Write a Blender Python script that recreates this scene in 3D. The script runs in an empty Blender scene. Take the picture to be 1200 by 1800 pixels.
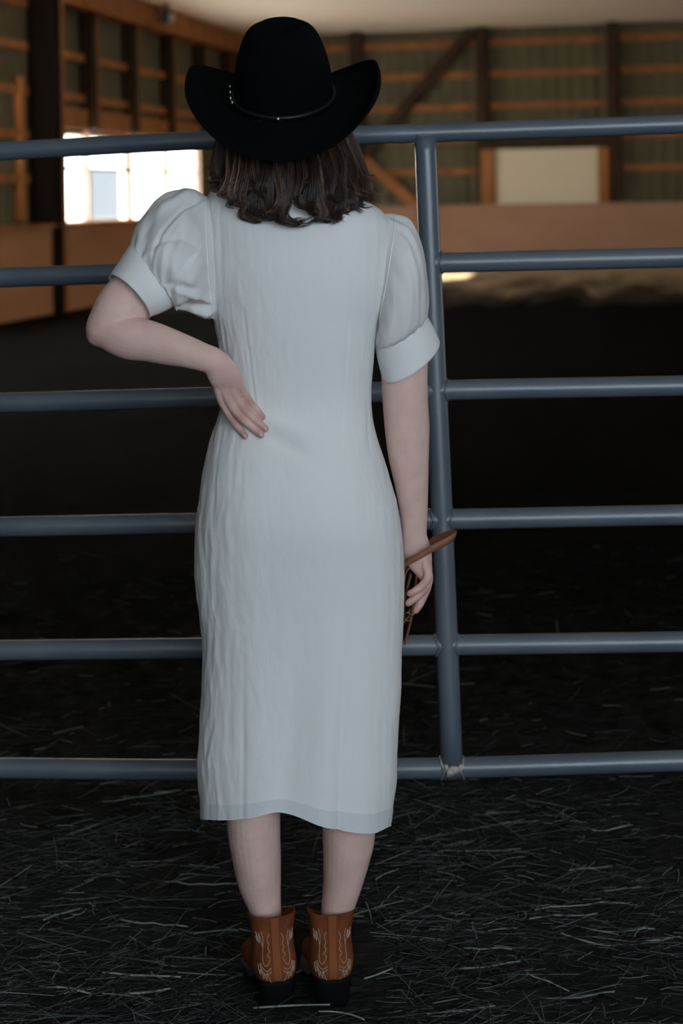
import bpy, math, random
import numpy as np
from mathutils import Vector, Matrix, noise
random.seed(7); np.random.seed(7)
SC = bpy.context.scene
COL = SC.collection

# ------------------------------------------------------------------ camera
CAM_H = 1.41; FPX = 2970.0; CX0 = 600.0; CY0 = 348.0; ROLL = math.radians(1.0)
cr, sr = math.cos(ROLL), math.sin(ROLL)
cam = bpy.data.cameras.new('camera'); camo = bpy.data.objects.new('camera', cam); COL.objects.link(camo)
camo.matrix_world = Matrix(((cr, sr, 0, 0), (0, 0, -1, 0), (-sr, cr, 0, CAM_H), (0, 0, 0, 1)))
cam.sensor_fit = 'VERTICAL'; cam.sensor_height = 36.0; cam.sensor_width = 24.0
cam.lens = 36.0 * FPX / 1800.0
cam.shift_y = -(900.0 - CY0) / 1800.0
cam.dof.use_dof = True; cam.dof.focus_distance = 2.93; cam.dof.aperture_fstop = 3.9
cam.clip_end = 500
SC.camera = camo

def P(px, py, Y):
    """world point that stands at depth Y on the line of sight through a photo pixel"""
    u = (px - CX0) / FPX; v = -(py - CY0) / FPX
    return Vector(((cr * u + sr * v) * Y, Y, CAM_H + (-sr * u + cr * v) * Y))

# ------------------------------------------------------------------ world, sun, daylight, added fill lamps
SC.view_settings.view_transform = 'Standard'; SC.view_settings.look = 'None'
SC.view_settings.gamma = 1.0; SC.view_settings.use_curve_mapping = False
SC.view_settings.exposure = 0.0
w = bpy.data.worlds.new('sky'); SC.world = w; w.use_nodes = True
bg = w.node_tree.nodes['Background']
bg.inputs[0].default_value = (0.80, 0.90, 1.0, 1); bg.inputs[1].default_value = 1.0

# arena frame: the far corner, a = metres from the far wall, b = metres from the left wall
CORNER = Vector((-1.77, 31.0, 0)); AL = Vector((-.2155, -.9765, 0)); BR = Vector((.9765, -.2155, 0))
def A(a, b, z): return CORNER + AL * a + BR * b + Vector((0, 0, z))

def area(name, loc, direction, sx, sy, power, color):
    l = bpy.data.lights.new(name, 'AREA'); l.shape = 'RECTANGLE'; l.size = sx; l.size_y = sy
    l.energy = power; l.color = color
    o = bpy.data.objects.new(name, l); COL.objects.link(o); o.location = loc
    o.rotation_euler = Vector(direction).to_track_quat('-Z', 'Y').to_euler()
    return o
SUN_DIR = Vector((4.9, 3.15, -1.55))
sun = bpy.data.lights.new('sun', 'SUN'); sun.energy = 74.0; sun.angle = .01; sun.color = (1, .86, .66)
suno = bpy.data.objects.new('sun', sun); COL.objects.link(suno); suno.location = (-20, 0, 12)
suno.rotation_euler = SUN_DIR.to_track_quat('-Z', 'Y').to_euler()
# daylight that enters by the big barn doorway behind the camera
area('doorway_daylight', (1.75, -2.6, 2.15), (-.12, 1, -.06), 4.5, 2.5, 172, (.755, .888, 1.0))
# added warm fill lamps at unseen left-wall windows, aimed up to brighten the ceiling
for a in (13.0, 16.0):
    area('window_daylight', A(a, -.05, 1.75), BR * .5 - AL * .5 + Vector((0, 0, 1.15)), 2.2, 1.2, 110, (1, .80, .60))
# added warm fill lamp at an unseen side opening, far to the right
area('side_doorway_daylight', A(14, 20.2, 2.0), -BR - AL * .6 + Vector((0, 0, .25)), 7.0, 3.4, 430, (1, .78, .56))

# ------------------------------------------------------------------ materials
def nt(m): return m.node_tree.nodes, m.node_tree.links
def mat(name, color, rough=.6, metal=0, spec=.5, var=None, scale=8, stretch=(1, 1, 1), bump=0, bscale=60, bstretch=None, detail=4, sss=0, sheen=0, contrast=(.35, .65), coat=0):
    m = bpy.data.materials.new(name); m.use_nodes = True
    n, l = nt(m); b = n['Principled BSDF']
    b.inputs['Base Color'].default_value = (*color, 1); b.inputs['Roughness'].default_value = rough
    b.inputs['Metallic'].default_value = metal; b.inputs['Specular IOR Level'].default_value = spec
    if sheen: b.inputs['Sheen Weight'].default_value = sheen
    if coat: b.inputs['Coat Weight'].default_value = coat
    if sss:
        b.inputs['Subsurface Weight'].default_value = sss
        b.inputs['Subsurface Radius'].default_value = (1, .35, .2); b.inputs['Subsurface Scale'].default_value = .008
    tc = n.new('ShaderNodeTexCoord')
    if var is not None:
        mp = n.new('ShaderNodeMapping'); mp.inputs['Scale'].default_value = stretch; l.new(tc.outputs['Object'], mp.inputs[0])
        t = n.new('ShaderNodeTexNoise'); t.inputs['Scale'].default_value = scale; t.inputs['Detail'].default_value = detail
        l.new(mp.outputs[0], t.inputs['Vector'])
        r = n.new('ShaderNodeValToRGB'); r.color_ramp.elements[0].position = contrast[0]; r.color_ramp.elements[1].position = contrast[1]
        r.color_ramp.elements[0].color = (*color, 1); r.color_ramp.elements[1].color = (*var, 1)
        l.new(t.outputs[0], r.inputs[0]); l.new(r.outputs[0], b.inputs['Base Color'])
    if bump:
        mp = n.new('ShaderNodeMapping'); mp.inputs['Scale'].default_value = bstretch or stretch; l.new(tc.outputs['Object'], mp.inputs[0])
        t = n.new('ShaderNodeTexNoise'); t.inputs['Scale'].default_value = bscale; t.inputs['Detail'].default_value = 5
        l.new(mp.outputs[0], t.inputs['Vector'])
        bp = n.new('ShaderNodeBump'); bp.inputs['Strength'].default_value = 1; bp.inputs['Distance'].default_value = bump
        l.new(t.outputs[0], bp.inputs['Height']); l.new(bp.outputs[0], b.inputs['Normal'])
    return m
M = {}
M['soil'] = mat('dark_arena_soil', (.0026, .0029, .0030), 1, spec=.01, var=(.0068, .0072, .0074), scale=9, bump=.012, bscale=40, detail=8)
M['ceil'] = mat('cream_ceiling_liner', (.82, .76, .68), .7, spec=.2)
M['green'] = mat('grey_green_steel_cladding', (.085, .082, .050), .6, spec=.2, var=(.105, .100, .062), scale=1.5)
M['timber'] = mat('warm_pine_timber', (.34, .150, .055), .7, spec=.2, var=(.22, .095, .035), scale=3, stretch=(1, 1, .3))
M['darkpost'] = mat('dark_stained_post_timber', (.045, .026, .014), .8, spec=.2, var=(.03, .018, .01), scale=4)  # stained dark; on the left wall posts the dark is painted shade
M['kick'] = mat('brown_kickboard_plywood', (.34, .21, .15), .75, spec=.2, var=(.29, .17, .115), scale=1.3, stretch=(.4, .4, 2))
M['blackpost'] = mat('black_painted_post', (.008, .006, .005), .8, spec=.1)  # nearly black over the whole post
M['kickl'] = mat('orange_brown_kickboard_plywood', (.40, .215, .115), .75, spec=.2, var=(.34, .175, .09), scale=1.3, stretch=(.4, .4, 2))  # same plywood as the far one, warm light on it painted in
M['whitepanel'] = mat('off_white_door_panel', (.62, .58, .47), .6, spec=.3)
M['winframe'] = mat('painted_window_frame', (.62, .50, .42), .6)
M['outground'] = mat('pale_gravel_yard', (.36, .35, .32), .9, var=(.3, .29, .27), scale=1)
M['barnwall'] = mat('shaded_board_wall', (.05, .04, .03), .9)  # plain dark brown boards
M['black'] = mat('black_plastic', (.01, .01, .012), .5)
M['grey'] = mat('grey_plastic', (.45, .44, .42), .4)
M['felt'] = mat('black_wool_felt', (.0014, .0022, .0026), .95, spec=.07, sheen=0, bump=.0006, bscale=400)
M['hatband'] = mat('black_leather_cord', (.004, .005, .0055), .45, spec=.35)
M['silver'] = mat('antique_silver', (.5, .46, .4), .3, metal=1)
M['skin'] = mat('fair_skin', (.74, .515, .455), .5, spec=.3, var=(.68, .45, .39), scale=28, sss=.15, bump=.0006, bscale=220)
M['nail'] = mat('pale_fingernail', (.60, .36, .33), .25, spec=.5)
M['suede'] = mat('rust_suede', (.225, .070, .027), .95, spec=.04, sheen=0, var=(.125, .037, .015), scale=22, bump=.0006, bscale=300)
M['suedestrap'] = mat('smooth_rust_suede', (.235, .078, .031), .9, spec=.06)
M['thread'] = mat('cream_thread', (.44, .31, .22), .7)
M['heel'] = mat('black_stacked_heel', (.003, .003, .0032), .7, spec=.1)
M['leather'] = mat('tan_saddle_leather', (.19, .072, .032), .5, spec=.35, var=(.13, .045, .02), scale=30)
M['strap'] = mat('tan_leather_strap', (.27, .115, .062), .55, spec=.3, var=(.20, .08, .042), scale=40)
M['brass'] = mat('aged_brass', (.16, .11, .06), .4, metal=1)
M['eye'] = mat('eye_white', (.7, .7, .68), .2)
M['lip'] = mat('lip_rose', (.42, .17, .15), .45)

def cloth_mat(name, color, trans):
    m = bpy.data.materials.new(name); m.use_nodes = True
    n, l = nt(m); b = n['Principled BSDF']
    b.inputs['Base Color'].default_value = (*color, 1); b.inputs['Roughness'].default_value = .85
    b.inputs['Specular IOR Level'].default_value = .15; b.inputs['Sheen Weight'].default_value = .08
    tc = n.new('ShaderNodeTexCoord')
    hs = []
    for sc, st, dist in ((70, (1, 1, .28), .00050), (430, (1, 1, .3), .00022), (22, (1, 1, .45), .0011)):
        mp = n.new('ShaderNodeMapping'); mp.inputs['Scale'].default_value = st; l.new(tc.outputs['Object'], mp.inputs[0])
        t = n.new('ShaderNodeTexNoise'); t.inputs['Scale'].default_value = sc; t.inputs['Detail'].default_value = 4
        t.inputs['Distortion'].default_value = 1.2
        l.new(mp.outputs[0], t.inputs['Vector'])
        mu = n.new('ShaderNodeMath'); mu.operation = 'MULTIPLY'; mu.inputs[1].default_value = dist
        l.new(t.outputs[0], mu.inputs[0]); hs.append(mu)
    a1 = n.new('ShaderNodeMath'); l.new(hs[0].outputs[0], a1.inputs[0]); l.new(hs[1].outputs[0], a1.inputs[1])
    a2 = n.new('ShaderNodeMath'); l.new(a1.outputs[0], a2.inputs[0]); l.new(hs[2].outputs[0], a2.inputs[1])
    bp = n.new('ShaderNodeBump'); bp.inputs['Strength'].default_value = 1; bp.inputs['Distance'].default_value = 1.0
    l.new(a2.outputs[0], bp.inputs['Height']); l.new(bp.outputs[0], b.inputs['Normal'])
    tr = n.new('ShaderNodeBsdfTranslucent'); tr.inputs[0].default_value = (*color, 1); l.new(bp.outputs[0], tr.inputs['Normal'])
    mx = n.new('ShaderNodeMixShader'); mx.inputs[0].default_value = trans
    l.new(b.outputs[0], mx.inputs[1]); l.new(tr.outputs[0], mx.inputs[2]); l.new(mx.outputs[0], n['Material Output'].inputs[0])
    return m
M['linen'] = cloth_mat('white_crinkled_linen', (.80, .80, .79), .06)
M['hemcloth'] = cloth_mat('doubled_linen_hem', (.68, .70, .71), .04)
M['sheer'] = cloth_mat('white_sheer_linen', (.80, .79, .785), .12)

def paint_mat():
    m = bpy.data.materials.new('slate_blue_gate_paint'); m.use_nodes = True
    n, l = nt(m); b = n['Principled BSDF']; tc = n.new('ShaderNodeTexCoord')
    b.inputs['Roughness'].default_value = .42; b.inputs['Specular IOR Level'].default_value = .75
    t = n.new('ShaderNodeTexNoise'); t.inputs['Scale'].default_value = 5; t.inputs['Detail'].default_value = 6; l.new(tc.outputs['Object'], t.inputs['Vector'])
    r = n.new('ShaderNodeValToRGB'); e = r.color_ramp.elements
    e[0].position = .35; e[0].color = (.078, .104, .136, 1); e[1].position = .7; e[1].color = (.122, .138, .160, 1)
    l.new(t.outputs[0], r.inputs[0])
    t2 = n.new('ShaderNodeTexNoise'); t2.inputs['Scale'].default_value = 26; t2.inputs['Detail'].default_value = 8; t2.inputs['Roughness'].default_value = .7
    l.new(tc.outputs['Object'], t2.inputs['Vector'])
    r2 = n.new('ShaderNodeValToRGB'); r2.color_ramp.elements[0].position = .68; r2.color_ramp.elements[1].position = .72
    l.new(t2.outputs[0], r2.inputs[0])
    mx = n.new('ShaderNodeMix'); mx.data_type = 'RGBA'; l.new(r2.outputs[0], mx.inputs[0]); l.new(r.outputs[0], mx.inputs[6])
    mx.inputs[7].default_value = (.26, .25, .25, 1)
    l.new(mx.outputs[2], b.inputs['Base Color'])
    rr = n.new('ShaderNodeMapRange'); rr.inputs[3].default_value = .24; rr.inputs[4].default_value = .42; l.new(t.outputs[0], rr.inputs[0]); l.new(rr.outputs[0], b.inputs['Roughness'])
    bp = n.new('ShaderNodeBump'); bp.inputs['Distance'].default_value = .0008; l.new(t2.outputs[0], bp.inputs['Height']); l.new(bp.outputs[0], b.inputs['Normal'])
    return m
M['paint'] = paint_mat()
M['weld'] = mat('scraped_weld_metal', (.14, .155, .17), .5, var=(.42, .37, .34), scale=45, bump=.002, bscale=90, contrast=(.5, .6))

def attr_mat(name, stops, rough=.7, spec=.3, attr='tone'):
    m = bpy.data.materials.new(name); m.use_nodes = True
    n, l = nt(m); b = n['Principled BSDF']; b.inputs['Roughness'].default_value = rough; b.inputs['Specular IOR Level'].default_value = spec
    at = n.new('ShaderNodeAttribute'); at.attribute_name = attr
    r = n.new('ShaderNodeValToRGB'); e = r.color_ramp.elements
    e[0].position = stops[0][0]; e[0].color = (*stops[0][1], 1); e[1].position = stops[-1][0]; e[1].color = (*stops[-1][1], 1)
    for p, c in stops[1:-1]:
        k = e.new(p); k.color = (*c, 1)
    l.new(at.outputs['Fac'], r.inputs[0]); l.new(r.outputs[0], b.inputs['Base Color'])
    return m
M['hay'] = attr_mat('mixed_hay', [(0, (.008, .009, .009)), (.45, (.026, .031, .030)), (.7, (.070, .080, .072)), (.85, (.120, .160, .160)), (1, (.33, .34, .30))], .75, .2)
M['hair'] = attr_mat('dark_brown_hair', [(0, (.014, .0075, .0055)), (.45, (.040, .022, .016)), (.8, (.105, .060, .043)), (1, (.26, .165, .115))], .33, .6)

def glass_mat(frost):
    m = bpy.data.materials.new('frosted_pane' if frost else 'clear_pane'); m.use_nodes = True
    n, l = nt(m); n.remove(n['Principled BSDF'])
    tr = n.new('ShaderNodeBsdfTransparent'); tr.inputs[0].default_value = (.95, .96, .96, 1)
    g = n.new('ShaderNodeBsdfTranslucent' if frost else 'ShaderNodeBsdfGlossy'); g.inputs[0].default_value = (.82, .85, .90, 1) if frost else (.9, .9, .9, 1)
    mx = n.new('ShaderNodeMixShader'); mx.inputs[0].default_value = 1.0 if frost else .05
    l.new(tr.outputs[0], mx.inputs[1]); l.new(g.outputs[0], mx.inputs[2]); l.new(mx.outputs[0], n['Material Output'].inputs[0])
    return m
M['frost'] = glass_mat(True); M['clear'] = glass_mat(False)

def chaff():
    # trodden hay dust lies on the soil this side of the gate and thins out into the arena
    n, l = nt(M['soil']); b = n['Principled BSDF']; src = b.inputs['Base Color'].links[0].from_socket
    tc = n.new('ShaderNodeTexCoord'); sp = n.new('ShaderNodeSeparateXYZ'); l.new(tc.outputs['Object'], sp.inputs[0])
    t = n.new('ShaderNodeTexNoise'); t.inputs['Scale'].default_value = 14; t.inputs['Detail'].default_value = 8; t.inputs['Roughness'].default_value = .7; l.new(tc.outputs['Object'], t.inputs['Vector'])
    mr = n.new('ShaderNodeMapRange'); mr.inputs[1].default_value = 8.5; mr.inputs[2].default_value = 3.6; mr.inputs[3].default_value = -.35; mr.inputs[4].default_value = .25
    l.new(sp.outputs[1], mr.inputs[0])
    ad = n.new('ShaderNodeMath'); l.new(mr.outputs[0], ad.inputs[0]); l.new(t.outputs[0], ad.inputs[1])
    rp = n.new('ShaderNodeMapRange'); rp.inputs[1].default_value = .45; rp.inputs[2].default_value = .95; l.new(ad.outputs[0], rp.inputs[0])
    mx = n.new('ShaderNodeMix'); mx.data_type = 'RGBA'; l.new(rp.outputs[0], mx.inputs[0]); l.new(src, mx.inputs[6]); mx.inputs[7].default_value = (.036, .036, .032, 1)
    l.new(mx.outputs[2], b.inputs['Base Color'])
chaff()

# ------------------------------------------------------------------ helpers
def tag(o, label=None, cat=None, group=None, kind=None):
    if label: o['label'] = label
    if cat: o['category'] = cat
    if group: o['group'] = group
    if kind: o['kind'] = kind
    return o
def empty(name, loc):
    o = bpy.data.objects.new(name, None); COL.objects.link(o); o.location = loc; o.empty_display_size = .1
    return o
def wloc(o):
    v = Vector((0, 0, 0))
    while o is not None:
        v += o.location; o = o.parent
    return v
def mk(name, verts, faces, m, parent=None, smooth=True, origin=None):
    """world-space verts; the object sits at origin (or on its parent's origin)"""
    base = wloc(parent) if parent else Vector((0, 0, 0))
    org = Vector(origin) if origin is not None else base
    me = bpy.data.meshes.new(name)
    me.from_pydata([tuple(Vector(v) - org) for v in verts], [], [tuple(f) for f in faces]); me.update()
    if smooth: me.polygons.foreach_set('use_smooth', [True] * len(me.polygons))
    if m: me.materials.append(m)
    o = bpy.data.objects.new(name, me); COL.objects.link(o)
    o.parent = parent; o.location = org - base
    return o
def solidify(o, t, off=0):
    md = o.modifiers.new('thickness', 'SOLIDIFY'); md.thickness = t; md.offset = off
def obox(p, u, v, w):
    """box from corner p along vectors u v w"""
    p, u, v, w = map(Vector, (p, u, v, w))
    vs = [p, p + u, p + u + v, p + v, p + w, p + u + w, p + u + v + w, p + v + w]
    fs = [(0, 3, 2, 1), (4, 5, 6, 7), (0, 1, 5, 4), (1, 2, 6, 5), (2, 3, 7, 6), (3, 0, 4, 7)]
    return vs, fs
def abox(name, a0, a1, b0, b1, z0, z1, m, parent=None):
    vs, fs = obox(A(a0, b0, z0), AL * (a1 - a0), BR * (b1 - b0), Vector((0, 0, z1 - z0)))
    o = mk(name, vs, [f[::-1] for f in fs], m, parent, smooth=False, origin=A((a0 + a1) / 2, (b0 + b1) / 2, z0))
    return o
def catmull(pts, sub):
    """pts: list of numpy vectors; returns the smooth curve through them"""
    pts = [np.array(p, float) for p in pts]; n = len(pts); out = []
    for i in range(n - 1):
        p0 = pts[i - 1] if i > 0 else 2 * pts[0] - pts[1]; p1 = pts[i]; p2 = pts[i + 1]
        p3 = pts[i + 2] if i + 2 < n else 2 * pts[-1] - pts[-2]
        for k in range(sub):
            t = k / sub
            out.append(.5 * ((2 * p1) + (-p0 + p2) * t + (2 * p0 - 5 * p1 + 4 * p2 - p3) * t * t + (-p0 + 3 * p1 - 3 * p2 + p3) * t ** 3))
    out.append(pts[-1]); return out
def interp(x, table):
    """smooth (monotone-ish cubic) lookup in a table of (x, value)"""
    xs = [t[0] for t in table]; ys = [t[1] for t in table]
    if x <= xs[0]: return ys[0]
    if x >= xs[-1]: return ys[-1]
    for i in range(len(xs) - 1):
        if x <= xs[i + 1]:
            h = xs[i + 1] - xs[i]; t = (x - xs[i]) / h
            def sl(j):
                if j == 0: return (ys[1] - ys[0]) / (xs[1] - xs[0])
                if j == len(xs) - 1: return (ys[-1] - ys[-2]) / (xs[-1] - xs[-2])
                return (ys[j + 1] - ys[j - 1]) / (xs[j + 1] - xs[j - 1])
            m0, m1 = sl(i) * h, sl(i + 1) * h
            return (2 * t ** 3 - 3 * t * t + 1) * ys[i] + (t ** 3 - 2 * t * t + t) * m0 + (-2 * t ** 3 + 3 * t * t) * ys[i + 1] + (t ** 3 - t * t) * m1
class MB:
    def __init__(s): s.v = []; s.f = []
    def add(s, v, f):
        k = len(s.v); s.v += [Vector(x) for x in v]; s.f += [tuple(i + k for i in g) for g in f]; return s
    def rings(s, rings, cap=(True, True), closed=True):
        n = len(rings[0]); k = len(s.v)
        for r in rings: s.v += [Vector(x) for x in r]
        for i in range(len(rings) - 1):
            for j in range(n if closed else n - 1):
                j2 = (j + 1) % n
                s.f.append((k + i * n + j, k + i * n + j2, k + (i + 1) * n + j2, k + (i + 1) * n + j))
        if cap[0]:
            c = len(s.v); s.v.append(sum((Vector(x) for x in rings[0]), Vector()) / n)
            s.f += [(c, k + (j + 1) % n, k + j) for j in range(n)]
        if cap[1]:
            c = len(s.v); s.v.append(sum((Vector(x) for x in rings[-1]), Vector()) / n); q = k + (len(rings) - 1) * n
            s.f += [(c, q + j, q + (j + 1) % n) for j in range(n)]
        return s
    def limb(s, ctrl, seg=20, sub=5, ref=Vector((0, 1, 0)), round0=True, round1=True):
        """ctrl: (x, y, z, ra, rb); ra across the picture, rb along the ref direction"""
        c = catmull(ctrl, sub); n = len(c); rings = []
        pts = [Vector(x[:3]) for x in c]
        def frame(i):
            t = (pts[min(i + 1, n - 1)] - pts[max(i - 1, 0)]).normalized()
            wv = t.cross(ref)
            if wv.length < 1e-3: wv = t.cross(Vector((1, 0, 0)))
            wv.normalize(); d = wv.cross(t).normalized(); return t, wv, d
        def ring(p, wv, d, ra, rb):
            return [p + wv * (ra * math.cos(2 * math.pi * j / seg)) + d * (rb * math.sin(2 * math.pi * j / seg)) for j in range(seg)]
        for i in range(n):
            t, wv, d = frame(i); ra, rb = c[i][3], c[i][4]
            if i == 0 and round0:
                for q in (80, 55, 28):
                    a = math.radians(q); rings.append(ring(pts[0] - t * (math.sin(a) * min(ra, rb)), wv, d, ra * math.cos(a), rb * math.cos(a)))
            rings.append(ring(pts[i], wv, d, ra, rb))
            if i == n - 1 and round1:
                for q in (28, 55, 80):
                    a = math.radians(q); rings.append(ring(pts[i] + t * (math.sin(a) * min(ra, rb)), wv, d, ra * math.cos(a), rb * math.cos(a)))
        return s.rings(rings)
    def tube(s, pts, r, seg=8, cap=(True, True)):
        pts = [Vector(p) for p in pts]; n = len(pts); rings = []; up = None
        for i in range(n):
            t = (pts[min(i + 1, n - 1)] - pts[max(i - 1, 0)]).normalized()
            if up is None: up = t.orthogonal().normalized()
            up = (up - t * up.dot(t)).normalized(); sd = t.cross(up)
            rr = r[i] if hasattr(r, '__len__') else r
            rings.append([pts[i] + up * (rr * math.cos(2 * math.pi * j / seg)) + sd * (rr * math.sin(2 * math.pi * j / seg)) for j in range(seg)])
        return s.rings(rings, cap)
    def ellipsoid(s, c, r, seg=18, ringn=12, rot=None):
        rings = []
        for i in range(1, ringn):
            th = math.pi * i / ringn
            ring = [Vector((r[0] * math.sin(th) * math.cos(2 * math.pi * j / seg), r[1] * math.sin(th) * math.sin(2 * math.pi * j / seg), -r[2] * math.cos(th))) for j in range(seg)]
            rings.append([Vector(c) + (rot @ q if rot else q) for q in ring])
        return s.rings(rings)
    def make(s, name, m, parent=None, smooth=True, origin=None): return mk(name, s.v, s.f, m, parent, smooth, origin)

def nz(x, y, z=0.0): return noise.noise(Vector((x, y, z)))

# ================================================================== SETTING
# floor: one dirt floor, lumpy where the camera stands close to it
fx = np.concatenate([np.linspace(-20, -3.5, 10), np.linspace(-3.2, 3.2, 200), np.linspace(3.5, 26, 12)])
fy = np.concatenate([np.linspace(-6, 1.8, 10), np.linspace(2.0, 9, 240), np.linspace(9.3, 36, 60)])
fv, ff = [], []
def ground_z(x, y):
    z = .012 * nz(x * 4, y * 4, 3.1) + .007 * nz(x * 13, y * 13, 7.7) + .004 * nz(x * 30, y * 30, 1.3)
    d = math.hypot(x + .085, y - 3.03)
    return z * min(1, max(0, (d - .12) / .3)) - .004
for y in fy:
    for x in fx:
        near = 1 if (abs(x) < 3.3 and 1.9 < y < 9.1) else 0
        fv.append((x, y, ground_z(x, y) * near if near else -.004 + (.02 * nz(x, y) if y > 9 else 0)))
nx = len(fx)
for i in range(len(fy) - 1):
    for j in range(nx - 1): ff.append((i * nx + j, i * nx + j + 1, (i + 1) * nx + j + 1, (i + 1) * nx + j))
tag(mk('floor', fv, ff, M['soil']), 'dark dirt arena floor strewn with hay near the gate', 'floor', kind='structure')

# lit strip of arena floor by the far kickboard, light painted as paler sand
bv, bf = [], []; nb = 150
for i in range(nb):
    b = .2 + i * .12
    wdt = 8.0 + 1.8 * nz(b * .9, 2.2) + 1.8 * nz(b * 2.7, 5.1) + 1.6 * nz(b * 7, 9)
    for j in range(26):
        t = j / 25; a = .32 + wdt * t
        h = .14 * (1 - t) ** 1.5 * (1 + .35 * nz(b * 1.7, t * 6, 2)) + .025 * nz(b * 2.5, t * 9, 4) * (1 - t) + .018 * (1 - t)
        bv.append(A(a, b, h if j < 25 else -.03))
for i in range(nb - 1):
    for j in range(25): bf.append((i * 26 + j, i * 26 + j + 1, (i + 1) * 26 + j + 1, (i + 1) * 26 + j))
M['berm'] = attr_mat('dry_sand_thinning_into_soil', [(0, (.006, .006, .0056)), (.35, (.045, .035, .026)), (.7, (.20, .155, .11)), (1, (.40, .32, .225))], .95, .05)  # tone fades the painted light out into the soil colour
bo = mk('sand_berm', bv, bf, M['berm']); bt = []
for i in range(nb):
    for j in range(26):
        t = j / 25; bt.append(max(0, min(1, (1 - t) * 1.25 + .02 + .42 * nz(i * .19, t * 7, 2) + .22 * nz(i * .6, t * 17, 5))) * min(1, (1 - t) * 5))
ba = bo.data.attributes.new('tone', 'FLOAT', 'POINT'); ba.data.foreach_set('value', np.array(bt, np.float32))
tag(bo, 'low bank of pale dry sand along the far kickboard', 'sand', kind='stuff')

ROOF = 4.40
mk_c = MB(); mk_c.add(*obox(A(-.6, -.6, ROOF), AL * 37, BR * 22, Vector((0, 0, .15))))
tag(mk_c.make('ceiling', M['ceil'], smooth=False), 'flat cream liner ceiling of the riding hall', 'ceiling', kind='structure')

def cladding(name, pts, thick, z0, z1, label, m, openings=()):
    """ribbed steel sheet between two plan points, with rectangular openings (s0,s1,z0,z1)"""
    p0, p1 = pts; d = (p1 - p0); L = d.length; d.normalize(); nrm = Vector((-d.y, d.x, 0)) * thick
    mb = MB()
    cuts = sorted({0.0, L} | {o[0] for o in openings} | {o[1] for o in openings})
    for s0, s1 in zip(cuts[:-1], cuts[1:]):
        zs = [(z0, z1)]
        for o in openings:
            if o[0] <= s0 + 1e-6 and s1 <= o[1] + 1e-6: zs = [(z0, o[2]), (o[3], z1)]
        for za, zb in zs:
            if zb - za < .01: continue
            k = max(1, int((s1 - s0) / .23)); prof = []
            for q in range(k):
                base = s0 + (s1 - s0) * q / k; st = (s1 - s0) / k
                prof += [(base, 0), (base + st * .55, 0), (base + st * .66, .028), (base + st * .89, .028)]
            prof.append((s1, 0))
            rows = []
            for (ss, h) in prof:
                rows.append([p0 + d * ss + nrm.normalized() * h + Vector((0, 0, za)), p0 + d * ss + nrm.normalized() * h + Vector((0, 0, zb)),
                             p0 + d * ss - nrm + Vector((0, 0, zb)), p0 + d * ss - nrm + Vector((0, 0, za))])
            mb.rings(rows, cap=(True, True))
    return tag(mb.make(name, m, smooth=False), label, 'wall', kind='structure')

# left wall: opening for each window between two posts
POSTS = [9.45, 7.75, 6.02, 4.25, 2.55, .95]
WINS = [(8.55, .76), (6.88, .79), (5.13, .81), (3.40, .78)]        # centre a, half width
WZ0, WZ1 = 1.13, 2.36
ops = []
for a, h in WINS: ops.append((a - h, a + h, WZ0, WZ1))
for a in (13.0, 16.0): ops.append((a - 1.1, a + 1.1, WZ0, WZ1))
wl = cladding('wall_left', (A(-.3, -.16, 0), A(36, -.16, 0)), .06, 0, ROOF, 'grey green steel side wall with pine girts and a row of windows', M['green'],
              [(s0 + .3, s1 + .3, q0, q1) for s0, s1, q0, q1 in ops])
for i, a in enumerate(POSTS):
    if i == 0: continue
    abox('post', a - .09, a + .09, -.13, .06, 2.42, ROOF - .38, M['darkpost'], wl)
    abox('stud', a - .045, a + .045, -.13, -.05, 1.1, 2.42, M['winframe'], wl)
    abox('post_edge_board', a - .17, a - .09, -.13, .055, 2.42, ROOF - .38, M['timber'], wl)  # orange strip paints the lit side of the post
for a in (14.5, 18, 21.5, 25, 28):
    abox('post', a - .11, a + .11, -.13, .12, 0, ROOF, M['darkpost'], wl)
big = abox('post', 9.36, 9.66, -.13, .20, 0, ROOF, M['blackpost'], wl)
abox('post_edge_board', 9.20, 9.355, -.13, .19, 0, ROOF, M['timber'], wl)  # lit side of the big post, painted as an orange strip
for z in (2.84, 3.40, 3.95):
    for (a0, a1) in ((.0, 9.2), (9.8, 26)):
        if z == 3.95 and a0 == 0: continue
        abox('girt', a0, a1, -.13, -.06, z - .055, z + .055, M['timber'], wl)
for z in (1.72, 2.28):
    abox('girt', 9.8, 10.95, -.13, -.06, z - .055, z + .055, M['timber'], wl)
abox('stud', 10.0, 10.12, -.13, -.03, 1.2, 3.0, M['timber'], wl)
abox('header', .0, 9.2, -.13, -.02, WZ1 + .05, WZ1 + .33, M['timber'], wl)
abox('top_plate', .0, 33, -.13, .16, ROOF - .36, ROOF - .02, M['timber'], wl)
abox('kickboard', .0, 33, .10, .16, 0, 1.10, M['kickl'], wl)
abox('kickboard_cap', .0, 33, -.13, .20, 1.10, 1.145, M['timber'], wl)
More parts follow.
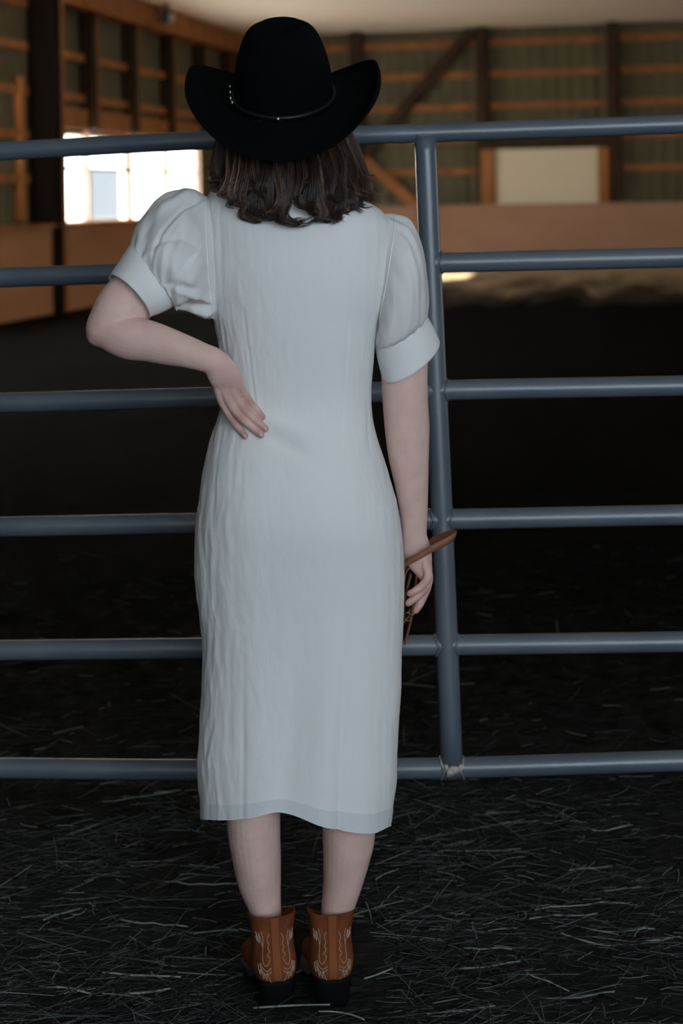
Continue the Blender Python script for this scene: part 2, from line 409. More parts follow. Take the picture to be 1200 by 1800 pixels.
for i, (a, h) in enumerate(WINS):
    wn = empty('window_%d' % (i + 1), A(a, -.16, WZ0)); tag(wn, 'bright window in the side wall, %s bay from the far corner' % ('second', 'third', 'fourth', 'fifth')[3 - i], 'window', kind='structure')
    t = .032
    abox('frame_side', a - h, a - h + t, -.2, -.1, WZ0, WZ1, M['winframe'], wn)
    abox('frame_side', a + h - t, a + h, -.2, -.1, WZ0, WZ1, M['winframe'], wn)
    abox('frame_head', a - h, a + h, -.2, -.1, WZ1 - t, WZ1, M['winframe'], wn)
    abox('sill', a - h, a + h, -.22, -.04, WZ0, WZ0 + t, M['winframe'], wn)
    abox('sash_rail', a - h + t, a + h - t, -.19, -.12, 1.86, 1.90, M['winframe'], wn)
    abox('pane', a - h + t, a + h - t, -.165, -.155, WZ0 + t, 1.86, M['clear'] if i == 1 else M['frost'], wn)
    abox('pane', a - h + t, a + h - t, -.165, -.155, 1.90, WZ1 - t, M['frost'], wn)

for i, a in enumerate((13.0, 16.0)):  # unseen windows added to go with the warm fill lamps
    wn = empty('window_%d' % (i + 5), A(a, -.16, WZ0)); tag(wn, 'frosted window in the side wall nearer the gate', 'window', kind='structure')
    abox('pane', a - 1.1, a + 1.1, -.165, -.155, WZ0, WZ1, M['frost'], wn)
# far wall
wf = cladding('wall_back', (A(-.16, -.3, 0), A(-.16, 21, 0)), -.06, 0, ROOF, 'grey green ribbed steel end wall with braced timber frame', M['green'])
FP = [-.05, 2.13, 4.42, 6.72, 9.0, 11.3, 13.6, 15.9, 18.2]
for b in FP:
    abox('post', -.13, .12, b - .10, b + .10, 0, ROOF, M['darkpost'], wf)
for z in (1.85, 2.42, 3.0, 3.57, 4.13):
    for b0, b1 in zip(FP[:-1], FP[1:]):
        if z < 2.3 and b0 == 4.42: continue
        abox('girt', -.13, -.05, b0 + .12, b1 - .12, z - .06, z + .06, M['timber'], wf)
def brace(b0, z0, b1, z1, m):
    p, q = A(0, b0, z0), A(0, b1, z1); d = (q - p); sd = d.normalized().cross(AL) * .2
    vs, fs = obox(p - sd / 2 - AL * .04, d, sd, AL * .09); mk('brace', vs, fs, m, wf, False)
brace(4.25, 4.36, 2.25, 2.18, M['darkpost']); brace(2.22, 2.10, 3.22, 1.22, M['timber'])
brace(0.05, 1.22, 2.05, 2.2, M['timber'])
abox('kickboard', .26, .32, .16, 21, 0, 1.215, M['kick'], wf)
abox('kickboard_cap', -.1, .33, .16, 21, 1.215, 1.25, M['kick'], wf)
abox('header', -.05, .04, 4.3, 6.8, 2.22, 2.45, M['darkpost'], wf)
dr = empty('door_1', A(.05, 5.5, 1.2)); tag(dr, 'off-white closed door leaf between orange jambs above the kickboard', 'door', kind='structure')
abox('leaf', .02, .08, 4.62, 6.44, 1.25, 2.22, M['whitepanel'], dr)
abox('jamb', -.02, .16, 4.38, 4.62, 1.25, 2.22, M['timber'], dr)
abox('jamb', -.02, .16, 6.44, 6.62, 1.25, 2.22, M['timber'], dr)

# right wall and the wall behind the camera with its wide doorway (not in the picture, they shade the hall)
MBr = MB()
for (a0, a1, z0, z1) in ((-.3, 10.4, 0, ROOF), (17.6, 36.2, 0, ROOF), (10.4, 17.6, 3.75, ROOF)):
    MBr.add(*obox(A(a0, 20.6, z0), AL * (a1 - a0), BR * .12, Vector((0, 0, z1 - z0))))
tag(MBr.make('wall_right', M['barnwall'], smooth=False), 'dark boarded side wall', 'wall', kind='structure')
fw = MB(); yf = -2.9
for (x0, x1, z0, z1) in ((-14, -.9, 0, ROOF), (4.1, 16, 0, ROOF), (-.9, 4.1, 3.45, ROOF)):
    fw.add(*obox((x0, yf, z0), (x1 - x0, 0, 0), (0, .12, 0), (0, 0, z1 - z0)))
tag(fw.make('wall_front', M['barnwall'], smooth=False), 'dark boarded wall with a wide doorway', 'wall', kind='structure')
og = MB().add(*obox(A(-20, -60, -.2), AL * 100, BR * 59.7, Vector((0, 0, .15))))
tag(og.make('yard_ground', M['outground'], smooth=False), 'pale yard outside the windows', 'ground', kind='structure')

# security camera on the beam
sc_loc = A(5.35, .40, 4.22)
secr = empty('security_camera', sc_loc); tag(secr, 'small dark security camera under the ceiling on the beam', 'camera')
vs, fs = obox(sc_loc + Vector((-.16, -.1, -.10)), (.13, 0, 0), (0, .2, 0), (0, 0, .2)); mk('housing', vs, fs, M['black'], secr, False)
MB().ellipsoid(sc_loc + Vector((.0, -.02, -.03)), (.06, .08, .07)).make('lens_dome', M['grey'], secr)
vs, fs = obox(sc_loc + Vector((-.13, .0, .06)), (.06, 0, 0), (0, .06, 0), (0, 0, .12)); mk('bracket', vs, fs, M['black'], secr, False)

# ================================================================== GATE
def GY(px):                                        # the gate stands a little askew: its right end is nearer
    k = (px - 600) / FPX; return 3.43 / (1 + .058 * k)
gate = empty('pipe_gate', (0, 3.43, 0)); tag(gate, 'slate blue six-rail tubular steel gate in front of the arena', 'gate')
RAILY = [(266, 246, 233, 218), (488, 475, 462, 452), (708, 698, 686, 678), (926, 919, 913, 905), (1143, 1139, 1134, 1128), (1350, 1353, 1350, 1337)]
ends = []
for i, ys in enumerate(RAILY):
    pts = [P(x, y, GY(x)) for x, y in zip((0, 370, 775, 1200), ys)]
    e0 = pts[0] + (pts[0] - pts[1]).normalized() * 1.1; e1 = pts[-1] + (pts[-1] - pts[-2]).normalized() * 1.2
    path = catmull([e0] + pts + [e1], 8); ends.append((e0, e1))
    r = .0192 if i == 0 else .0205
    MB().tube(path, r, 28).make('rail', M['paint'], gate)
st = [P(747, 240, GY(747) - .004), P(757, 480, GY(757)), P(776, 900, GY(776)), P(794, 1346, GY(794) - .002)]
MB().tube(catmull(st, 8), .0222, 28).make('stile', M['paint'], gate)
for k in (0, 1):
    q = [e[k] for e in ends]
    MB().tube(catmull([q[0] + (q[0] - q[1]) * .1] + q + [q[-1] + (q[-1] - q[-2]) * .1], 6), .0222, 20).make('stile', M['paint'], gate)
# flared saddle where the stile meets the top rail, weld beads at every other joint
sd = MB(); c = P(747, 240, GY(747)); rn = []
for k in range(9):
    t = k / 8; ang = 2 * math.pi
    ring = []
    for j in range(24):
        th = 2 * math.pi * j / 24
        flare = .0222 + .0045 * t ** 2 * abs(math.cos(th)) ** 2
        up = .014 * t + .012 * t * abs(math.cos(th)) ** 2
        ring.append(c + Vector((flare * math.cos(th) - .0003, flare * math.sin(th), -.016 + up)))
    rn.append(ring)
sd.rings(rn, cap=(False, False)); o = sd.make('saddle', M['paint'], gate); solidify(o, .004)
for i, ys in enumerate(RAILY):
    px = 747 + (ys[2] - 233) * .0421; cc = P(px, ys[2], GY(px)); big_w = i == 5
    for sgn in (-1, 1):
        if i == 0: continue
        rr = .0212; pts = []
        for j in range(25):
            th = 2 * math.pi * j / 24
            pts.append(cc + Vector((sgn * (.0222 * abs(math.cos(th)) ** .6 * .35 + .0155), rr * math.sin(th) * 1.0, rr * math.cos(th))) + Vector((0, 0, .0008 * nz(j * .9, i))))
        MB().tube(pts, [.0022 + (.0018 if big_w else .0008) * abs(nz(j * 1.3, i * 3.3, sgn)) for j in range(25)], 6).make('weld', M['weld'] if big_w else M['paint'], gate)
cc = P(794, 1350, GY(794)); lump = MB()
for k in range(9):
    lump.ellipsoid(cc + Vector((-.022 + .0055 * k, -.0215 - .002 * (k % 2) + .012 * (abs(k - 4) / 4) ** 2, .011 * nz(k * 2.1, 1.5) + .003 * (k % 3))), (.009, .0045, .009), 10, 8)
lump.make('weld', M['weld'], gate)

# ================================================================== PERSON
person = empty('person', (-.085, 3.0, 0))
tag(person, 'person seen from behind in white midi dress, one hand on the waist', 'person')

# ---- the dress outline: photo rows with left and right edge, depth behind and before the body axis
LE = [(330, 440), (338, 402), (346, 380), (360, 367), (380, 362), (450, 364), (553, 375), (600, 383), (640, 388), (680, 391), (712, 390), (740, 382), (760, 374), (800, 363), (850, 354), (900, 347), (950, 343), (1000, 342), (1050, 346), (1100, 352), (1150, 356), (1200, 355), (1250, 353), (1300, 350), (1340, 347), (1380, 349), (1410, 352), (1440, 354), (1470, 355)]
RE = [(330, 592), (338, 628), (346, 655), (360, 675), (380, 688), (450, 688), (500, 684), (540, 674), (568, 664), (600, 660), (640, 656), (680, 652.5), (712, 653), (740, 656), (760, 660), (800, 672), (850, 688), (900, 701), (950, 708), (1000, 711), (1050, 711), (1100, 709), (1150, 706), (1200, 705), (1250, 703), (1300, 699.5), (1350, 697.5), (1380, 696), (1410, 691), (1440, 686), (1470, 682)]
DB = [(330, .070), (360, .095), (400, .112), (480, .118), (580, .108), (660, .094), (712, .088), (760, .098), (820, .118), (880, .130), (940, .132), (1000, .122), (1100, .108), (1250, .102), (1440, .105)]
DF = [(330, .05), (380, .08), (480, .12), (580, .125), (712, .105), (800, .12), (900, .125), (1000, .12), (1200, .12), (1440, .13)]
HEM = [(340, 1437), (354, 1439), (395, 1441), (440, 1437), (485, 1428), (520, 1434), (560, 1448), (600, 1459), (640, 1463.5), (660, 1462), (684, 1452), (700, 1448)]
YC = 3.0
def tilt(py, px):                                       # left shoulder is hitched up, the right one lowered
    k = max(0, min(1, (470 - py) / 110)); k = k * k * (3 - 2 * k)
    return k * (px - 526) * .105
def hemrow(px): return interp(px, HEM)
def dress_pt(s, t, off=0):
    """s in 0..1 around (0 = left edge, .25 = back centre), t in 0..1 from neck to hem"""
    row = 330 + (1440 - 330) * t
    l, r = interp(row, LE), interp(row, RE); cx, hw = (l + r) / 2, (r - l) / 2
    th = 2 * math.pi * s
    ex = 2.35; c0, s0 = math.cos(th), math.sin(th)
    cxp = -math.copysign(abs(c0) ** (2 / ex), c0); syp = math.copysign(abs(s0) ** (2 / ex), s0)
    px = cx + hw * cxp
    py = row + tilt(row, px)
    if t > .93: py += (hemrow(px) - 1440) * ((t - .93) / .07) ** 1
    d = interp(row, DB) if s0 >= 0 else interp(row, DF)
    q = P(px, py, YC); q.y = YC - syp * d
    # the picture row must stay where it is for points nearer or farther than the axis
    q.x *= 1 + (q.y - YC) / YC * .55; q.z = CAM_H + (q.z - CAM_H) * (1 + (q.y - YC) / YC)
    return q, px, py, s0
nu, nv = 260, 300
dv, df = [], []
for i in range(nv + 1):
    t = i / nv
    for j in range(nu):
        s = j / nu; q, px, py, s0 = dress_pt(s, t)
        q2, _, _, _ = dress_pt(s + .002, t); q3, _, _, _ = dress_pt(s, min(1, t + .003)) if t < .99 else dress_pt(s, t - .003)
        nrm = (q2 - q).cross(q3 - q)
        if t >= .99: nrm = -nrm
        if nrm.length > 1e-12: nrm.normalize()
        out = Vector((q.x + .085, q.y - YC, 0))
        if nrm.dot(out) < 0: nrm = -nrm
        row = py; edge = abs(math.cos(2 * math.pi * s)) ** 2
        lft = 1 if math.cos(2 * math.pi * s) > 0 else .45
        arc = px * .001
        dsp = 0
        # long soft folds falling from the waist, tighter crinkles at the left flank
        fold = max(0, min(1, (row - 700) / 120)) * max(0, min(1, (1500 - row) / 200))
        dsp += .0017 * fold * nz(arc * 22 + .15 * nz(row * .006, 4), row * .0020, 1.7)
        dsp += (.0004 + .0022 * edge * lft) * nz(arc * 60 + s * 30 + .5 * nz(row * .02, s * 9), row * .019 + s * 3, 5.2)
        dsp += (.0002 + .0013 * edge * lft) * nz(s * 150 + .8 * nz(row * .03, 3), row * .040, 9.1)
        # bunched cloth below the resting hand and across the small of the back
        hb = math.exp(-((px - 500) / 55) ** 2 - ((row - 745 - (px - 490) * .35) / 16) ** 2)
        dsp += .0050 * hb - .0040 * math.exp(-((px - 505) / 50) ** 2 - ((row - 775 - (px - 490) * .5) / 14) ** 2)
        # dart and princess seams
        if s0 > 0:
            for sx, y0, y1 in ((lambda y: 432 + (y - 560) * .12, 540, 740), (lambda y: 613 - (y - 560) * .06, 560, 830), (lambda y: 536, 385, 452)):
                if y0 < row < y1: dsp -= .0016 * math.exp(-((px - sx(row)) / 1.6) ** 2) - .0009 * math.exp(-((px - sx(row) - 5) / 3) ** 2)
            if row > 1050:
                kk = min(1, (row - 1050) / 250)
                dsp -= .0050 * kk * math.exp(-((px - (601 - (row - 1250) * .03)) / 7) ** 2)
                dsp += .0060 * kk * math.exp(-((px - (575 - (row - 1250) * .05)) / 24) ** 2)
                dsp -= .0050 * kk * math.exp(-((px - 515 + (row - 1250) * .07) / 22) ** 2)
                dsp += .0030 * kk * math.exp(-((px - 640) / 22) ** 2) + .003 * kk * math.exp(-((px - 450) / 26) ** 2)
                dsp -= .0022 * kk * math.exp(-((px - 431) / 3) ** 2)
        dv.append(q + nrm * dsp)
for i in range(nv):
    for j in range(nu):
        j2 = (j + 1) % nu; df.append((i * nu + j, i * nu + j2, (i + 1) * nu + j2, (i + 1) * nu + j))
dress = mk('dress', dv, df, M['linen'], person); tag(dress, 'white crinkled linen midi dress')
DV = dv
# hem band: the turned-up lower edge, a second layer just proud of the skirt
hv, hf = [], []; rows_h = [i for i in range(nv + 1) if i / nv > .974]
for i in rows_h:
    for j in range(nu):
        p_ = DV[i * nu + j]; o_ = Vector((p_.x + .085, p_.y - YC, 0)).normalized(); hv.append(p_ + o_ * .0008)
for i in range(len(rows_h) - 1):
    for j in range(nu):
        j2 = (j + 1) % nu; hf.append((i * nu + j, i * nu + j2, (i + 1) * nu + j2, (i + 1) * nu + j))
mk('hem_band', hv, hf, M['hemcloth'], dress)
MB().tube([DV[nv * nu + j % nu] for j in range(nu + 1)], .0011, 5).make('hem_edge', M['linen'], dress)
def back_y(px, row):
    """depth of the dress surface seen at a photo pixel"""
    l, r = interp(row, LE), interp(row, RE); cx, hw = (l + r) / 2, (r - l) / 2
    k = min(.999, abs((px - cx) / hw)); return YC - interp(row, DB) * (1 - k ** 2.35) ** (1 / 2.35)

# ---- sleeves: rings spanned between two outline points of the photo
def ring_loft(ctrl, sub, seg, Y0s, wrinkle, name, m, parent, gather=0, thick=0):
    """ctrl: (ax, ay, bx, by, depth, near shift x, near shift y, Y)"""
    c = catmull(ctrl, sub); rings = []; n = len(c)
    for i, q in enumerate(c):
        a = P(q[0], q[1], q[7]); b = P(q[2], q[3], q[7]); ce = (a + b) / 2; va = (a - b) / 2
        vb = Vector((q[5] * .00101, -q[4], -q[6] * .00101)); t = i / (n - 1); ring = []
        for j in range(seg):
            th = 2 * math.pi * j / seg
            k = 1 + wrinkle(t, th)
            ring.append(ce + (va * math.cos(th) + vb * math.sin(th)) * k)
        rings.append(ring)
    mb = MB().rings(rings, cap=(False, False)); o = mb.make(name, m, parent)
    if thick: solidify(o, thick, 0)
    return o, rings
def wrinkL(t, th):
    g = .075 * max(0, 1 - (1 - t) / .30) ** 1.5 * math.sin(th * 15 + 2 * nz(th * 2, 3)) * (.5 + .5 * nz(th * 3, 8.8))
    g += .01 * max(0, 1 - abs(t - .25) / .12) * math.sin(th * 17 + 1.5 * nz(th * 2, 6))
    cs, sn = math.cos(th), math.sin(th); env = math.sin(math.pi * min(1, max(0, t))) ** .7
    g += env * (.13 * nz(cs * 1.8 + 4, sn * 1.8, t * 2.4) + (.075) * nz(cs * 4 + t * 4, sn * 4, t * 5 + 3))
    # sharp creases that run across the puff
    for c0, sl, am, wd in ((1.25, -.9, .055, .07), (.75, 1.2, .05, .06), (2.05, -.5, .05, .08), (2.7, .7, .06, .09), (1.7, 1.6, .04, .05)):
        dd = th - (c0 + sl * (t - .5)); g += env * am * (math.exp(-(dd / wd) ** 2) * -1 + .8 * math.exp(-((dd - wd * 1.7) / wd) ** 2))
    return g
slL, rgL = ring_loft([(385, 356, 392, 556, .030, 0, 0, 2.99), (363, 348, 377, 557, .066, 0, 0, 2.985), (341, 337, 358, 556, .085, 6, 4, 2.975), (308, 338, 332, 549, .098, 12, 8, 2.965), (270, 362, 314, 545, .095, 16, 8, 2.955), (242, 396, 307, 541, .080, 16, 8, 2.945), (230, 428, 305, 537, .062, 14, 3, 2.935)],
                     9, 150, None, wrinkL, 'sleeve', M['sheer'], dress)
def wrinkC(t, th): return .012 * nz(math.cos(th) * 2.2, math.sin(th) * 2.2, t * 1.5) + .004 * nz(th * 9, t * 4)
cfL, _ = ring_loft([(235, 426, 308, 532, .057, 14, 2, 2.936), (228, 433, 302, 538, .059, 14, 2, 2.934), (212, 457, 283, 549, .057, 16, -4, 2.926), (193, 484, 260, 558, .052, 18, -10, 2.918)], 8, 80, None, wrinkC, 'cuff', M['linen'], dress, thick=.0018)
def wrinkR(t, th):
    g = .045 * max(0, 1 - (1 - t) / .35) ** 1.5 * math.sin(th * 16 + 2 * nz(th * 2, 3)) * (.6 + .4 * nz(th * 3, 8.8))
    g += .02 * max(0, 1 - abs(t - .3) / .15) * math.sin(th * 15 + 1.5 * nz(th * 2, 6))
    cs, sn = math.cos(th), math.sin(th); env = math.sin(math.pi * min(1, max(0, t))) ** .7
    g += env * ((.07) * nz(cs * 2 + 14, sn * 2, t * 1.4) + .075 * math.sin(th * 9 + 3 * nz(t * 2, th)) * nz(th * 2, t * 2, 4))
    return g
slR, rgR = ring_loft([(655, 555, 672, 376, .030, 0, 0, 3.0), (662, 567, 693, 377, .062, 3, 2, 3.0), (661, 580, 722, 391, .080, 4, 6, 3.0), (660, 592, 743, 440, .086, 4, 10, 3.0), (659, 600, 750, 496, .082, 2, 12, 3.005), (659, 605, 753, 536, .074, 0, 14, 3.008), (660, 608, 750, 556, .063, 0, 12, 3.01)],
                     9, 150, None, wrinkR, 'sleeve', M['sheer'], dress)
cfR, _ = ring_loft([(662, 603, 748, 551, .061, 0, 12, 3.01), (661, 612, 752, 559, .062, 0, 13, 3.01), (665, 636, 763, 580, .061, 0, 17, 3.012), (672, 664, 772.5, 601, .060, -2, 21, 3.015)], 8, 80, None, wrinkC, 'cuff', M['linen'], dress, thick=.0018)
# armhole seams
MB().tube([rgL[9][j % 150] for j in range(151)], .0013, 5).make('armhole_seam', M['linen'], dress)
MB().tube([rgR[9][j % 150] for j in range(151)], .0013, 5).make('armhole_seam', M['linen'], dress)
# stand collar
cv = []
for z in range(6):
    ring = []
    for j in range(48):
        th = 2 * math.pi * j / 48
        q = P(514, 340 - z * 5, YC - .015); ring.append(q + Vector((.066 * math.cos(th) * (1 - z * .012), .060 * math.sin(th), .010 * math.sin(th))))
    cv.append(ring)
o = MB().rings(cv, cap=(False, False)).make('collar', M['linen'], dress); solidify(o, .002)

# ---- body: limbs, hands, neck and head fused to one skin
body = MB()
def L(px, py, Y, ra, rb=None): 
    q = P(px, py, Y); return (q.x, q.y, q.z, ra, rb or ra)
# torso and pelvis (inside the dress)
body.limb([L(525, 900, 3.0, .150, .090), L(522, 800, 3.0, .135, .085), L(521, 712, 3.0, .108, .070), L(522, 600, 3.0, .118, .080), L(524, 470, 3.0, .125, .080), L(522, 410, 3.0, .115, .060), L(515, 375, 2.995, .065, .05)], 28, 5)
# neck and head, tipped back a little
body.limb([L(513, 390, 2.99, .060, .058), L(509, 340, 2.985, .050, .052), L(505, 290, 2.985, .049, .053), L(502, 240, 2.99, .052, .058)], 20, 5)
hc = P(500, 196, 2.985)
body.ellipsoid(hc, (.074, .094, .102), 28, 18, Matrix.Rotation(math.radians(14), 3, 'X'))
body.ellipsoid(hc + Vector((0, .045, -.055)), (.054, .058, .066), 22, 14)
body.ellipsoid(hc + Vector((0, .085, -.085)), (.024, .022, .020), 14, 10)
body.limb([tuple(hc + Vector((0, .092, .01))) + (.009, .008), tuple(hc + Vector((0, .108, -.018))) + (.011, .010), tuple(hc + Vector((0, .116, -.036))) + (.014, .012)], 12, 4, Vector((1, 0, 0)))
for s_ in (-1, 1): body.ellipsoid(hc + Vector((s_ * .076, .005, -.02)), (.009, .018, .030), 12, 10)
# arm on the waist: the elbow comes out towards the camera
body.limb([L(412, 420, 2.995, .028, .028), L(362, 430, 2.985, .042, .038), L(325, 446, 2.972, .048, .045), L(284, 478, 2.955, .050, .048), L(238, 517, 2.935, .0485, .046), L(210, 545, 2.922, .0450, .043), L(192, 567, 2.914, .0385, .038)], 26, 6)
body.limb([L(189, 579, 2.912, .0345, .034), L(206, 587, 2.907, .0365, .036), L(228, 594, 2.900, .0378, .036), L(258, 599, 2.892, .0360, .034), L(295, 609, 2.880, .0320, .030), L(330, 619, 2.870, .0272, .025), L(356, 628, 2.864, .0243, .021), L(374, 634, 2.860, .0235, .0175), L(384, 644, 2.862, .0235, .0155)], 26, 6)
body.ellipsoid(P(171, 589, 2.909), (.0205, .021, .0215), 16, 12)
body.ellipsoid(P(181, 578, 2.911), (.0310, .032, .0310), 20, 14)
# left hand: back of the hand seen, fingers on the small of the back, thumb round the flank
def HY(px, py, lift): return back_y(px, py) - lift
def fing(body_, pts, radii, lifts=None, Ys=None):
    c = []
    for k, (px, py) in enumerate(pts):
        Y = Ys[k] if Ys else HY(px, py, lifts[k]); c.append(L(px, py, Y, radii[k], radii[k] * .95))
    body_.limb(c, 14, 6)
    return c
fk = [.0088, .0082, .0074, .0078, .0066, .0058]
Fp = {
 'little': [(404, 652), (420, 676), (428, 688), (437, 704), (451, 720), (462, 733)],
 'ring':   [(396, 660), (409, 688), (417, 702), (428, 718), (449, 738), (467, 754)],
 'middle': [(388, 666), (399, 697), (407, 713), (420, 730), (442, 750), (459, 765)],
 'index':  [(381, 672), (388, 700), (397, 718), (408, 737), (421, 754), (431, 767)]}
FY = {'little': (2.868, 2.882, 2.892, 2.902, 2.907, 2.903), 'ring': (2.868, 2.880, 2.888, 2.897, 2.902, 2.898),
      'middle': (2.870, 2.880, 2.888, 2.898, 2.903, 2.898), 'index': (2.872, 2.884, 2.896, 2.910, 2.914, 2.906)}
FT = {}
for nme, pts in Fp.items():
    sc_ = {'little': .90, 'ring': 1.0, 'middle': 1.03, 'index': 1.0}[nme]
    rr = [x * sc_ * .88 for x in (.0100, .0094, .0084, .0086, .0077, .0066)]
    FT[nme] = fing(body, pts, rr, Ys=FY[nme])
body.limb([L(377, 634, 2.861, .0235, .016), L(388, 650, 2.864, .0265, .0145), L(397, 665, 2.870, .0275, .0125), L(402, 678, 2.877, .0245, .0095), L(405, 688, 2.884, .018, .006)], 24, 5)
body.limb([L(376, 652, 2.872, .014, .013), L(384, 672, 2.895, .0125, .012), L(388, 692, 2.93, .0105, .010), L(391, 706, 2.965, .0095, .009), L(392, 716, 3.0, .0075, .0075)], 14, 5)
# hanging arm
body.limb([L(660, 430, 3.0, .040, .040), L(692, 470, 3.0, .046, .046), L(704, 560, 3.004, .043, .043), L(710, 630, 3.007, .0425, .041), L(711.5, 690, 3.008, .0408, .040), L(715, 745, 3.013, .0405, .038), L(718, 800, 3.02, .0365, .035), L(723, 850, 3.028, .0305, .030), L(727, 900, 3.036, .0250, .024), L(728, 935, 3.042, .0225, .0195), L(729, 952, 3.046, .0232, .0180)], 26, 6)
body.ellipsoid(P(739, 690, 3.02), (.0145, .022, .034), 14, 10)
# right hand round the clutch
body.limb([L(729, 945, 3.045, .0225, .0180), L(732, 965, 3.047, .0255, .0165), L(737, 985, 3.047, .0240, .0150), L(744, 1003, 3.045, .0170, .0135), L(748, 1016, 3.042, .0115, .012)], 22, 5)
RF = [
 [(745, 985, 3.040), (752, 1010, 3.030), (745, 1026, 3.024), (733, 1036, 3.022), (720, 1043.5, 3.022)],
 [(748, 992, 3.052), (752, 1020, 3.044), (744, 1036, 3.036), (731, 1049, 3.032), (717.5, 1060, 3.030)],
 [(750, 998, 3.066), (750, 1028, 3.060), (744, 1046, 3.052), (737, 1062, 3.048), (730.5, 1073, 3.046)],
 [(748, 1000, 3.082), (747, 1030, 3.084), (740, 1052, 3.080), (730, 1068, 3.074), (721, 1078, 3.070)]]
for k, pts in enumerate(RF):
    q = .92 if k == 0 else 1.0
    body.limb([L(x, y, Y, r * q, r * q) for (x, y, Y), r in zip(pts, (.0105, .0093, .0085, .0078, .0064))], 14, 6)
body.limb([L(718, 950, 3.055, .0135, .014), L(712, 975, 3.062, .0135, .013), L(706, 1000, 3.075, .0110, .010), L(703, 1025, 3.088, .0090, .0085), L(702, 1045, 3.095, .0070, .007)], 14, 5)
# legs
for side, kn in (('l', 0), ('r', 1)):
    if kn == 0:
        c = [L(470, 880, 3.0, .080, .085), L(460, 1050, 3.0, .068, .075), L(450, 1250, 3.0, .050, .055), L(446, 1330, 3.0, .048, .055), L(445, 1437, 2.995, .0478, .054), L(450, 1500, 2.998, .0440, .050), L(456, 1550, 3.004, .0385, .044), L(466, 1598, 3.008, .0285, .036), L(470, 1640, 3.010, .0262, .034), L(472, 1690, 3.012, .026, .032)]
    else:
        c = [L(580, 880, 3.0, .080, .085), L(592, 1050, 3.0, .068, .075), L(610, 1250, 3.0, .050, .055), L(614, 1360, 3.0, .048, .055), L(613, 1463, 2.995, .0468, .054), L(609, 1505, 2.998, .0420, .049), L(602, 1552, 3.004, .0350, .043), L(593, 1598, 3.008, .0292, .036), L(590, 1640, 3.010, .0262, .034), L(588, 1690, 3.012, .026, .032)]
    body.limb(c, 26, 5)
raw = body.make('body_raw', M['skin'], None)
md = raw.modifiers.new('fuse', 'REMESH'); md.mode = 'VOXEL'; md.voxel_size = .0017; md.use_smooth_shade = True
sm = raw.modifiers.new('soften', 'SMOOTH'); sm.factor = .5; sm.iterations = 4
dg = bpy.context.evaluated_depsgraph_get(); dg.update()
bme = bpy.data.meshes.new_from_object(raw.evaluated_get(dg)); bpy.data.objects.remove(raw)
bme.transform(Matrix.Translation(-wloc(person))); bme.name = 'body'
bme.polygons.foreach_set('use_smooth', [True] * len(bme.polygons))
bodyo = bpy.data.objects.new('body', bme); COL.objects.link(bodyo); bodyo.parent = person
bodyo['label'] = 'fair bare skin of arms, hands and calves'
ed_ = np.empty(len(bme.edges) * 2, np.int32); bme.edges.foreach_get('vertices', ed_); ed_ = ed_.reshape(-1, 2)
vc = np.empty(len(bme.vertices) * 3, np.float32); bme.vertices.foreach_get('co', vc); vc = vc.reshape(-1, 3).astype(float)
for pt, rad_, its in ((P(180, 582, 2.91), .060, 70), (P(378, 638, 2.86), .030, 40), (P(742, 690, 3.01), .06, 60), (P(402, 680, 2.866), .020, 14)):
    pl = np.array(pt - wloc(person)); dd = np.sqrt(((vc - pl) ** 2).sum(1)); sel = np.where(dd < rad_)[0]
    idx = -np.ones(len(vc), int); idx[sel] = np.arange(len(sel)); e2 = idx[ed_]; e2 = e2[(e2 >= 0).all(1)]
    sub = vc[sel]; wt = np.clip((rad_ - dd[sel]) / rad_ * 2.5, 0, 1)[:, None]
    cnt = np.bincount(e2.ravel(), minlength=len(sel))[:, None].clip(1)
    for _ in range(its):
        acc = np.stack([np.bincount(e2[:, 0], sub[e2[:, 1], k], len(sel)) + np.bincount(e2[:, 1], sub[e2[:, 0], k], len(sel)) for k in range(3)], 1) / cnt
        sub = sub + (acc - sub) * wt * .6
    vc[sel] = sub
bme.vertices.foreach_set('co', vc.astype(np.float32).ravel()); bme.update()
# rosier hands: skin colour by place on the body
def rosy():
    n, l = nt(M['skin']); b = n['Principled BSDF']; src = b.inputs['Base Color'].links[0].from_socket
    at = n.new('ShaderNodeAttribute'); at.attribute_name = 'rosy'
    mx = n.new('ShaderNodeMix'); mx.data_type = 'RGBA'; l.new(at.outputs['Fac'], mx.inputs[0]); l.new(src, mx.inputs[6]); mx.inputs[7].default_value = (.47, .215, .185, 1)
    l.new(mx.outputs[2], b.inputs['Base Color'])
rosy()
co = np.empty(len(bme.vertices) * 3, np.float32); bme.vertices.foreach_get('co', co); co = co.reshape(-1, 3) + np.array(wloc(person))
rs = np.zeros(len(co), np.float32)
for tip in [FT[k][-1] for k in FT] + [FT[k][3] for k in FT] + [L(*p[-1], .01) for p in RF] + [L(*p[2], .01) for p in RF]:
    d2 = ((co - np.array(tip[:3])) ** 2).sum(1); rs = np.maximum(rs, .75 * np.exp(-d2 / .016 ** 2))
for pt, sg in ((P(400, 680, 2.87), .04), (P(740, 990, 3.045), .04), (P(168, 598, 2.9), .03)):
    d2 = ((co - np.array(pt)) ** 2).sum(1); rs = np.maximum(rs, .35 * np.exp(-d2 / sg ** 2))
at = bme.attributes.new('rosy', 'FLOAT', 'POINT'); at.data.foreach_set('value', rs)
